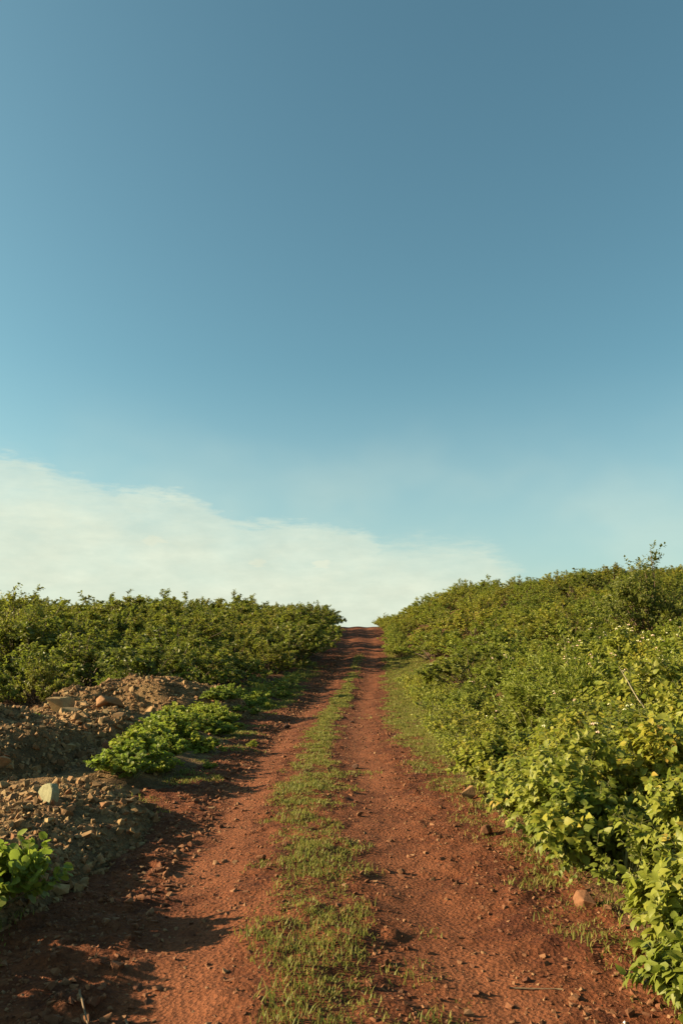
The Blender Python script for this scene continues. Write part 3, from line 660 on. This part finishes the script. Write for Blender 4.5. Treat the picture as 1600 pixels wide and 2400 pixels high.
n3_ = try_fill(1500, lambda y: (float(XRE(y)) + (1.9 if y < 36 else 1.2 if y < 46 else .75), .47 * y + 1.5), (23, 80), lambda x, y: 1.5 + .010 * y, right_cb, 3)
for i, (dx, y, h) in enumerate([(2.0, 58, 1.05), (2.3, 61.5, 1.1), (1.9, 64.5, 1.0), (2.4, 67.5, 1.1), (2.0, 70.5, 1.0), (3.6, 69, 1.25), (3.7, 64, 1.25), (1.7, 54.5, 1.05), (1.8, 73.5, .95)]):
    put_plant('shrub', 'farg', float(XRE(y)) + dx, y, h, ['third', 'fourth', 'fifth', 'sixth', 'seventh', 'eighth', 'ninth', 'second', 'last'][i] + ' green shrub up the sunny edge of the crest, behind the edging shrubs', 'shrub', 'shrubs by the crest', 1.5)
# ground cover plants along the verge
n4_ = try_fill(260, lambda y: (float(XRE(y)) + .42 + .015 * y, float(XRE(y)) + 1.3 + .02 * y), (3.2, 30), lambda x, y: .36 + .012 * y,
    lambda x, y, r: put_plant('ground_plant', 'small', x, y, r.uniform(.2, .38) * (1 + y / 50), 'low leafy plant at the foot of the bank, ' + ('at the frame corner' if y < 5 else 'by the reddish boulder' if y < 7 else 'by the tan stone' if y < 10.5 else 'on the near grass verge' if y < 18 else 'on the far grass verge'), 'plant', 'low plants at the foot of the bank', 1.2), 4)

for x, y, h, lab in [(3.35, 11.6, 1.35, 'sunlit yellow-green shrub with upright narrow leaves above the pale bare stalk'), (3.0, 12.2, 1.2, 'sunlit yellow-green shrub with narrow leaves, on the track side of its twin'), (4.6, 9.6, 1.25, 'yellow-green upright shrub at the frame edge of the bank')]:
    put_plant('shrub', 'bright', x, y, h, lab, 'shrub')
# tree on the right skyline
put_plant('small_tree', 'tree', 10.95, 27.5, 5.35 - gz(10.95, 27.5), 'small feathery tree rising above the hillside skyline', 'tree', vi=0)
put_plant('small_tree', 'tree', 14.0, 29.5, 5.0 - gz(14.0, 29.5), 'small tree cut by the frame edge on the hillside skyline', 'tree', vi=1)

# ------------------------------------------------------------------ left thicket
LUSH = [(-2.5, 9.75, .5, 'bright green lush clump at the track edge, nearest of the clumps beside the rubble'),
        (-2.68, 10.8, .46, 'lush clump just behind the nearest lush clump'), (-2.45, 11.3, .38, 'low lush clump spilling onto the track edge'),
        (-2.95, 12.4, .5, 'lush clump against the gravel ridge'), (-2.7, 13.3, .5, 'lush clump midway along the track edge row'),
        (-3.15, 14.6, .5, 'lush clump below the rounded tan boulder'), (-2.75, 15.4, .5, 'lush clump midway between the boulders and the track'),
        (-3.35, 16.6, .5, 'lush clump under the long gravel heap'), (-2.8, 17.6, .5, 'lush clump nearest the dark earth clod'),
        (-2.75, 19.8, .45, 'lush clump at the near foot of the long gravel heap'), (-2.9, 22.2, .45, 'lush clump beyond the end of the long gravel heap'),
        (-2.4, 24.2, .45, 'lush clump farthest along the row before the thicket shade'), (-5.35, 13.6, .42, 'lush clump growing on the tall heap below the boulders'),
        (-4.95, 13.0, .34, 'lush clump with bare stalks on the slope of the tall heap'), (-4.2, 14.0, .26, 'small lush clump between the boulders and the gravel ridge'),
        (-3.75, 14.3, .36, 'small lush clump beside the rounded tan boulder'), (-1.75, 11.2, .12, 'tiny lush sprout on the red soil beside the clump row'),
        (-1.5, 14.2, .14, 'tiny lush sprout beside the stony rut')]
for i, (x, y, h, lab) in enumerate(LUSH):
    put_plant('lush_plant', 'lush', x - .08, y, h * .74, lab, 'plant', 'lush clumps beside the rubble', 1.2)
    placed.append((x, y, .6))
r8 = np.random.default_rng(8)
for _ in range(44):
    y = 9.5 + 19 * r8.random(); x = float(XLE(y)) - .75 + r8.normal() * .28
    put_plant('lush_plant', 'lush', x, y, r8.uniform(.10, .26), f"small sprawling weed in the lush band along the track edge, {'nearer end' if y < 15 else 'middle' if y < 21 else 'end by the thicket'}", 'plant', 'small weeds of the lush band', 1.5)
RL = [mesh_arrays('single_round_leaf', LEAVES['round'][0] * np.array([1 + .1 * j, 1, 1]), LEAVES['round'][1], [M_LEAF_LUSH], {'rnd': np.full(9, .1 + .2 * j)}, smooth=True) for j in range(2)]
hero_plant('leafy_plant', 611, -2.1, 4.95, .27, .36, .072, 'bright broad-leaved plant at the frame edge below the low heap', 'plant', None, 240, ns=40, nt=6, nl=6, droop=.1, kind='round', mat=M_LEAF_LUSH, lme=RL)
for x, y, h, lab in [(-2.85, 4.25, .44, 'shaded leafy plant past the frame edge casting shade on the track'), (-2.6, 3.5, .42, 'leafy plant at the lower frame edge shading the track corner')]:
    put_plant('leafy_plant', 'lush', x, y, h, lab, 'plant', None, 1.3)
for x, y, h, lab in [(-6.4, 21.8, .95, 'slender sprig plant with narrow leaves above the reddish boulder'), (-5.8, 21.9, .7, 'short sprig plant with narrow leaves behind the long heap'), (-7.2, 21.2, .6, 'narrow-leaved plant at the dark end of the long heap')]:
    put_plant('sprig_plant', 'sprig', x, y, h, lab, 'plant')
def left_cb(x, y, r):
    dl = float(XLE(y)) - x; lrel = float(np.clip(1.02 + 1.3 * fbm(np.array([x + 9]), np.array([y]), 4.0, 2)[0], .72, 1.25))
    if y < 33:
        h = min(r.uniform(1.6, 2.6), .35 + .37 * dl)
        lab = f"{size_word(h, 1.6, 2.2)} olive shrub in the thicket front behind the rubble, {'toward the frame edge' if x < -8 else 'above the long heap' if x < -4.5 else 'near the track'}" ; grp = 'front shrubs of the shaded thicket'
    else:
        h = (1.7 + .35 * min(1, dl / 2)) * r.uniform(.8, 1.2)
        lab = f"{size_word(h, 1.8, 2.2)} olive shrub lining the shaded side of the climbing track, {'lower climb' if y < 48 else 'upper climb'}" if dl < 4 else f"{size_word(h, 1.8, 2.2)} olive shrub deep in the thicket beyond the rubble, {'nearer' if y < 48 else 'farther'} rows, {'middle' if dl < 12 else 'frame edge side'}"
        grp = 'shrubs lining the climb' if dl < 4 else 'shrubs deep in the thicket'
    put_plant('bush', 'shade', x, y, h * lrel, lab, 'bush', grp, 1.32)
n5_ = try_fill(1900, lambda y: (-.47 * y - (1.5 if y > 46 else 7.5), float(XLE(y)) - (.95 if y < 45 else 1.5) - max(0, (34 - y) * .25)), (23.2, 78), lambda x, y: 1.5 + .016 * y, left_cb, 5)
n6_ = try_fill(200, lambda y: (float(XLE(y)) - 1.5, float(XLE(y)) - .5), (24, 56), lambda x, y: .8,
    lambda x, y, r: put_plant('ground_plant', 'small', x, y, r.uniform(.2, .4), 'low leafy plant at the foot of the thicket beside the climbing track', 'plant', 'low plants along the climb', 1.4), 6)
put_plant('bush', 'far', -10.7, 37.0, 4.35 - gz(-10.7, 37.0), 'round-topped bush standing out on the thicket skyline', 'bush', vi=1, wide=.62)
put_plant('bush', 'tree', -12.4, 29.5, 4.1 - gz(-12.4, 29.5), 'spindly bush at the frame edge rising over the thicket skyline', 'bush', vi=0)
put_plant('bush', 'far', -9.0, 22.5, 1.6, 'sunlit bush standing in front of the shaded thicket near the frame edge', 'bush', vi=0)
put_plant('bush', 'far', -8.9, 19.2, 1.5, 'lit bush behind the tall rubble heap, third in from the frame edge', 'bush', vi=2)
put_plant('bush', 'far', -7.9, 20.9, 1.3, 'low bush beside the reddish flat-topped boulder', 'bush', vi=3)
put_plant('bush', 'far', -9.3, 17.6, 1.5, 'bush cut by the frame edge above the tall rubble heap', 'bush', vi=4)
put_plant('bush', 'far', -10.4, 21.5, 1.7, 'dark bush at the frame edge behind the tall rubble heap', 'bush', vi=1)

# ------------------------------------------------------------------ grass
k = 620000
gy_ = 2.3 + 42 * rng.random(k) ** 1.9; gx_ = rng.uniform(-3.0, 1, k) * 0
gx_ = rng.uniform(XLE(gy_) - .9, XRE(gy_) + 2.0)
keep = rng.random(k) < grass_d(gx_, gy_) * np.interp(gy_, [2, 9, 14], [.56, .66, .8]); gx_, gy_ = gx_[keep], gy_[keep]; k = len(gx_)
hgt = rng.uniform(.012, .034, k) * np.clip(1 + 3.2 * (fbm(gx_, gy_, .28, 3) + .03), .3, 1.7) * (1 + gy_ / 60); ang = rng.random(k) * 6.283; lean = rng.random(k) * 1.5
w = rng.uniform(.0013, .0028, k) * (1 + gy_ / 7)
b = np.stack([gx_, gy_, ground_h(gx_, gy_) - .004], 1); dx = np.stack([np.cos(ang), np.sin(ang), np.zeros(k)], 1); ld = np.stack([-np.sin(ang + rng.normal(size=k) * .5), np.cos(ang), np.zeros(k)], 1) * lean[:, None]
m_ = b + np.stack([np.zeros(k), np.zeros(k), hgt * .6], 1) + ld * (hgt * .35)[:, None]; t_ = b + np.stack([np.zeros(k), np.zeros(k), hgt], 1) + ld * (hgt * 1.0)[:, None]
V5 = np.stack([b - dx * w[:, None], b + dx * w[:, None], m_ + dx * w[:, None] * .8, m_ - dx * w[:, None] * .8, t_], 1).reshape(-1, 3)
o5 = (np.arange(k) * 5)[:, None]
rn = np.clip(.5 * rng.random(k) + .5 * (fbm(gx_ + 3, gy_, .45, 3) + .5), 0, .99) * .69
tag(link('grass', mesh_arrays('grass', V5, [o5 + np.array([[0, 1, 2, 3]]), o5 + np.array([[3, 2, 4]])], [M_GRASS], {'rnd': np.repeat(rn, 5)})), 'short green grass along the centre strip and verges of the track', 'grass', kind='stuff')
print('grass blades', k, 'plants', n1_, n2_, n3_, n4_, n5_, n6_)

# ------------------------------------------------------------------ twigs and stalks
def twig(name, pts, r0, mat, label):
    p = np.array(pts, float)
    t = np.linspace(0, len(p) - 1, 9); q = np.stack([np.interp(t, np.arange(len(p)), p[:, c]) for c in range(3)], 1)
    q[1:-1] += rng.normal(size=(7, 3)) * r0 * .22; o = q[0].copy()
    v, f = tubes((q - o)[None], np.linspace(r0, r0 * .55, 9)[None], 6)
    n = len(v); caps = [np.array([[0, 1, 2, 3, 4, 5]]), np.array([[n - 1, n - 2, n - 3, n - 4, n - 5, n - 6]])]
    return tag(link(name, mesh_arrays(name, v, [f] + caps, [mat], smooth=True), loc=o), label, 'twig')
def on(x, y, dz=.006): return (x, y, gz(x, y) + dz)
twig('twig', [on(-1.24, 4.0, .012), on(-1.10, 3.72, .012)], .006, M_TWIG, 'straight dry twig at the edge of the shade on the track')
twig('twig', [on(-1.10, 3.66), on(-1.03, 3.57)], .006, M_TWIG, 'short dry twig just below the straight twig')
twig('twig', [on(-.98, 3.86), on(-.93, 3.74), on(-.9, 3.66)], .007, M_TWIG, 'bent dry twig beside the straight twig on the track')
twig('twig', [on(.83, 4.18), on(1.08, 4.13)], .005, M_TWIG, 'thin dry twig lying below the reddish boulder by the leafy bank')
z = gz(3.25, 9.4)
twig('bare_stalk', [(3.62, 9.0, z + .45), (3.45, 9.2, z + .8), (3.30, 9.35, z + 1.18)], .010, M_PALETWIG, 'pale bare stalk slanting out of the bank thicket')
z = gz(4.0, 7.6)
twig('bare_stalk', [(2.98, 6.6, .5), (3.02, 6.75, .8), (2.98, 6.85, 1.12)], .008, M_STEM, 'thin brown stalk at the frame edge of the bank')
z = gz(-5.05, 15.2)
twig('bare_stalk', [(-5.0, 15.0, z + .02), (-5.05, 15.0, z + .42)], .008, M_TWIG, 'thin upright stalk in front of the blocky tan boulder')
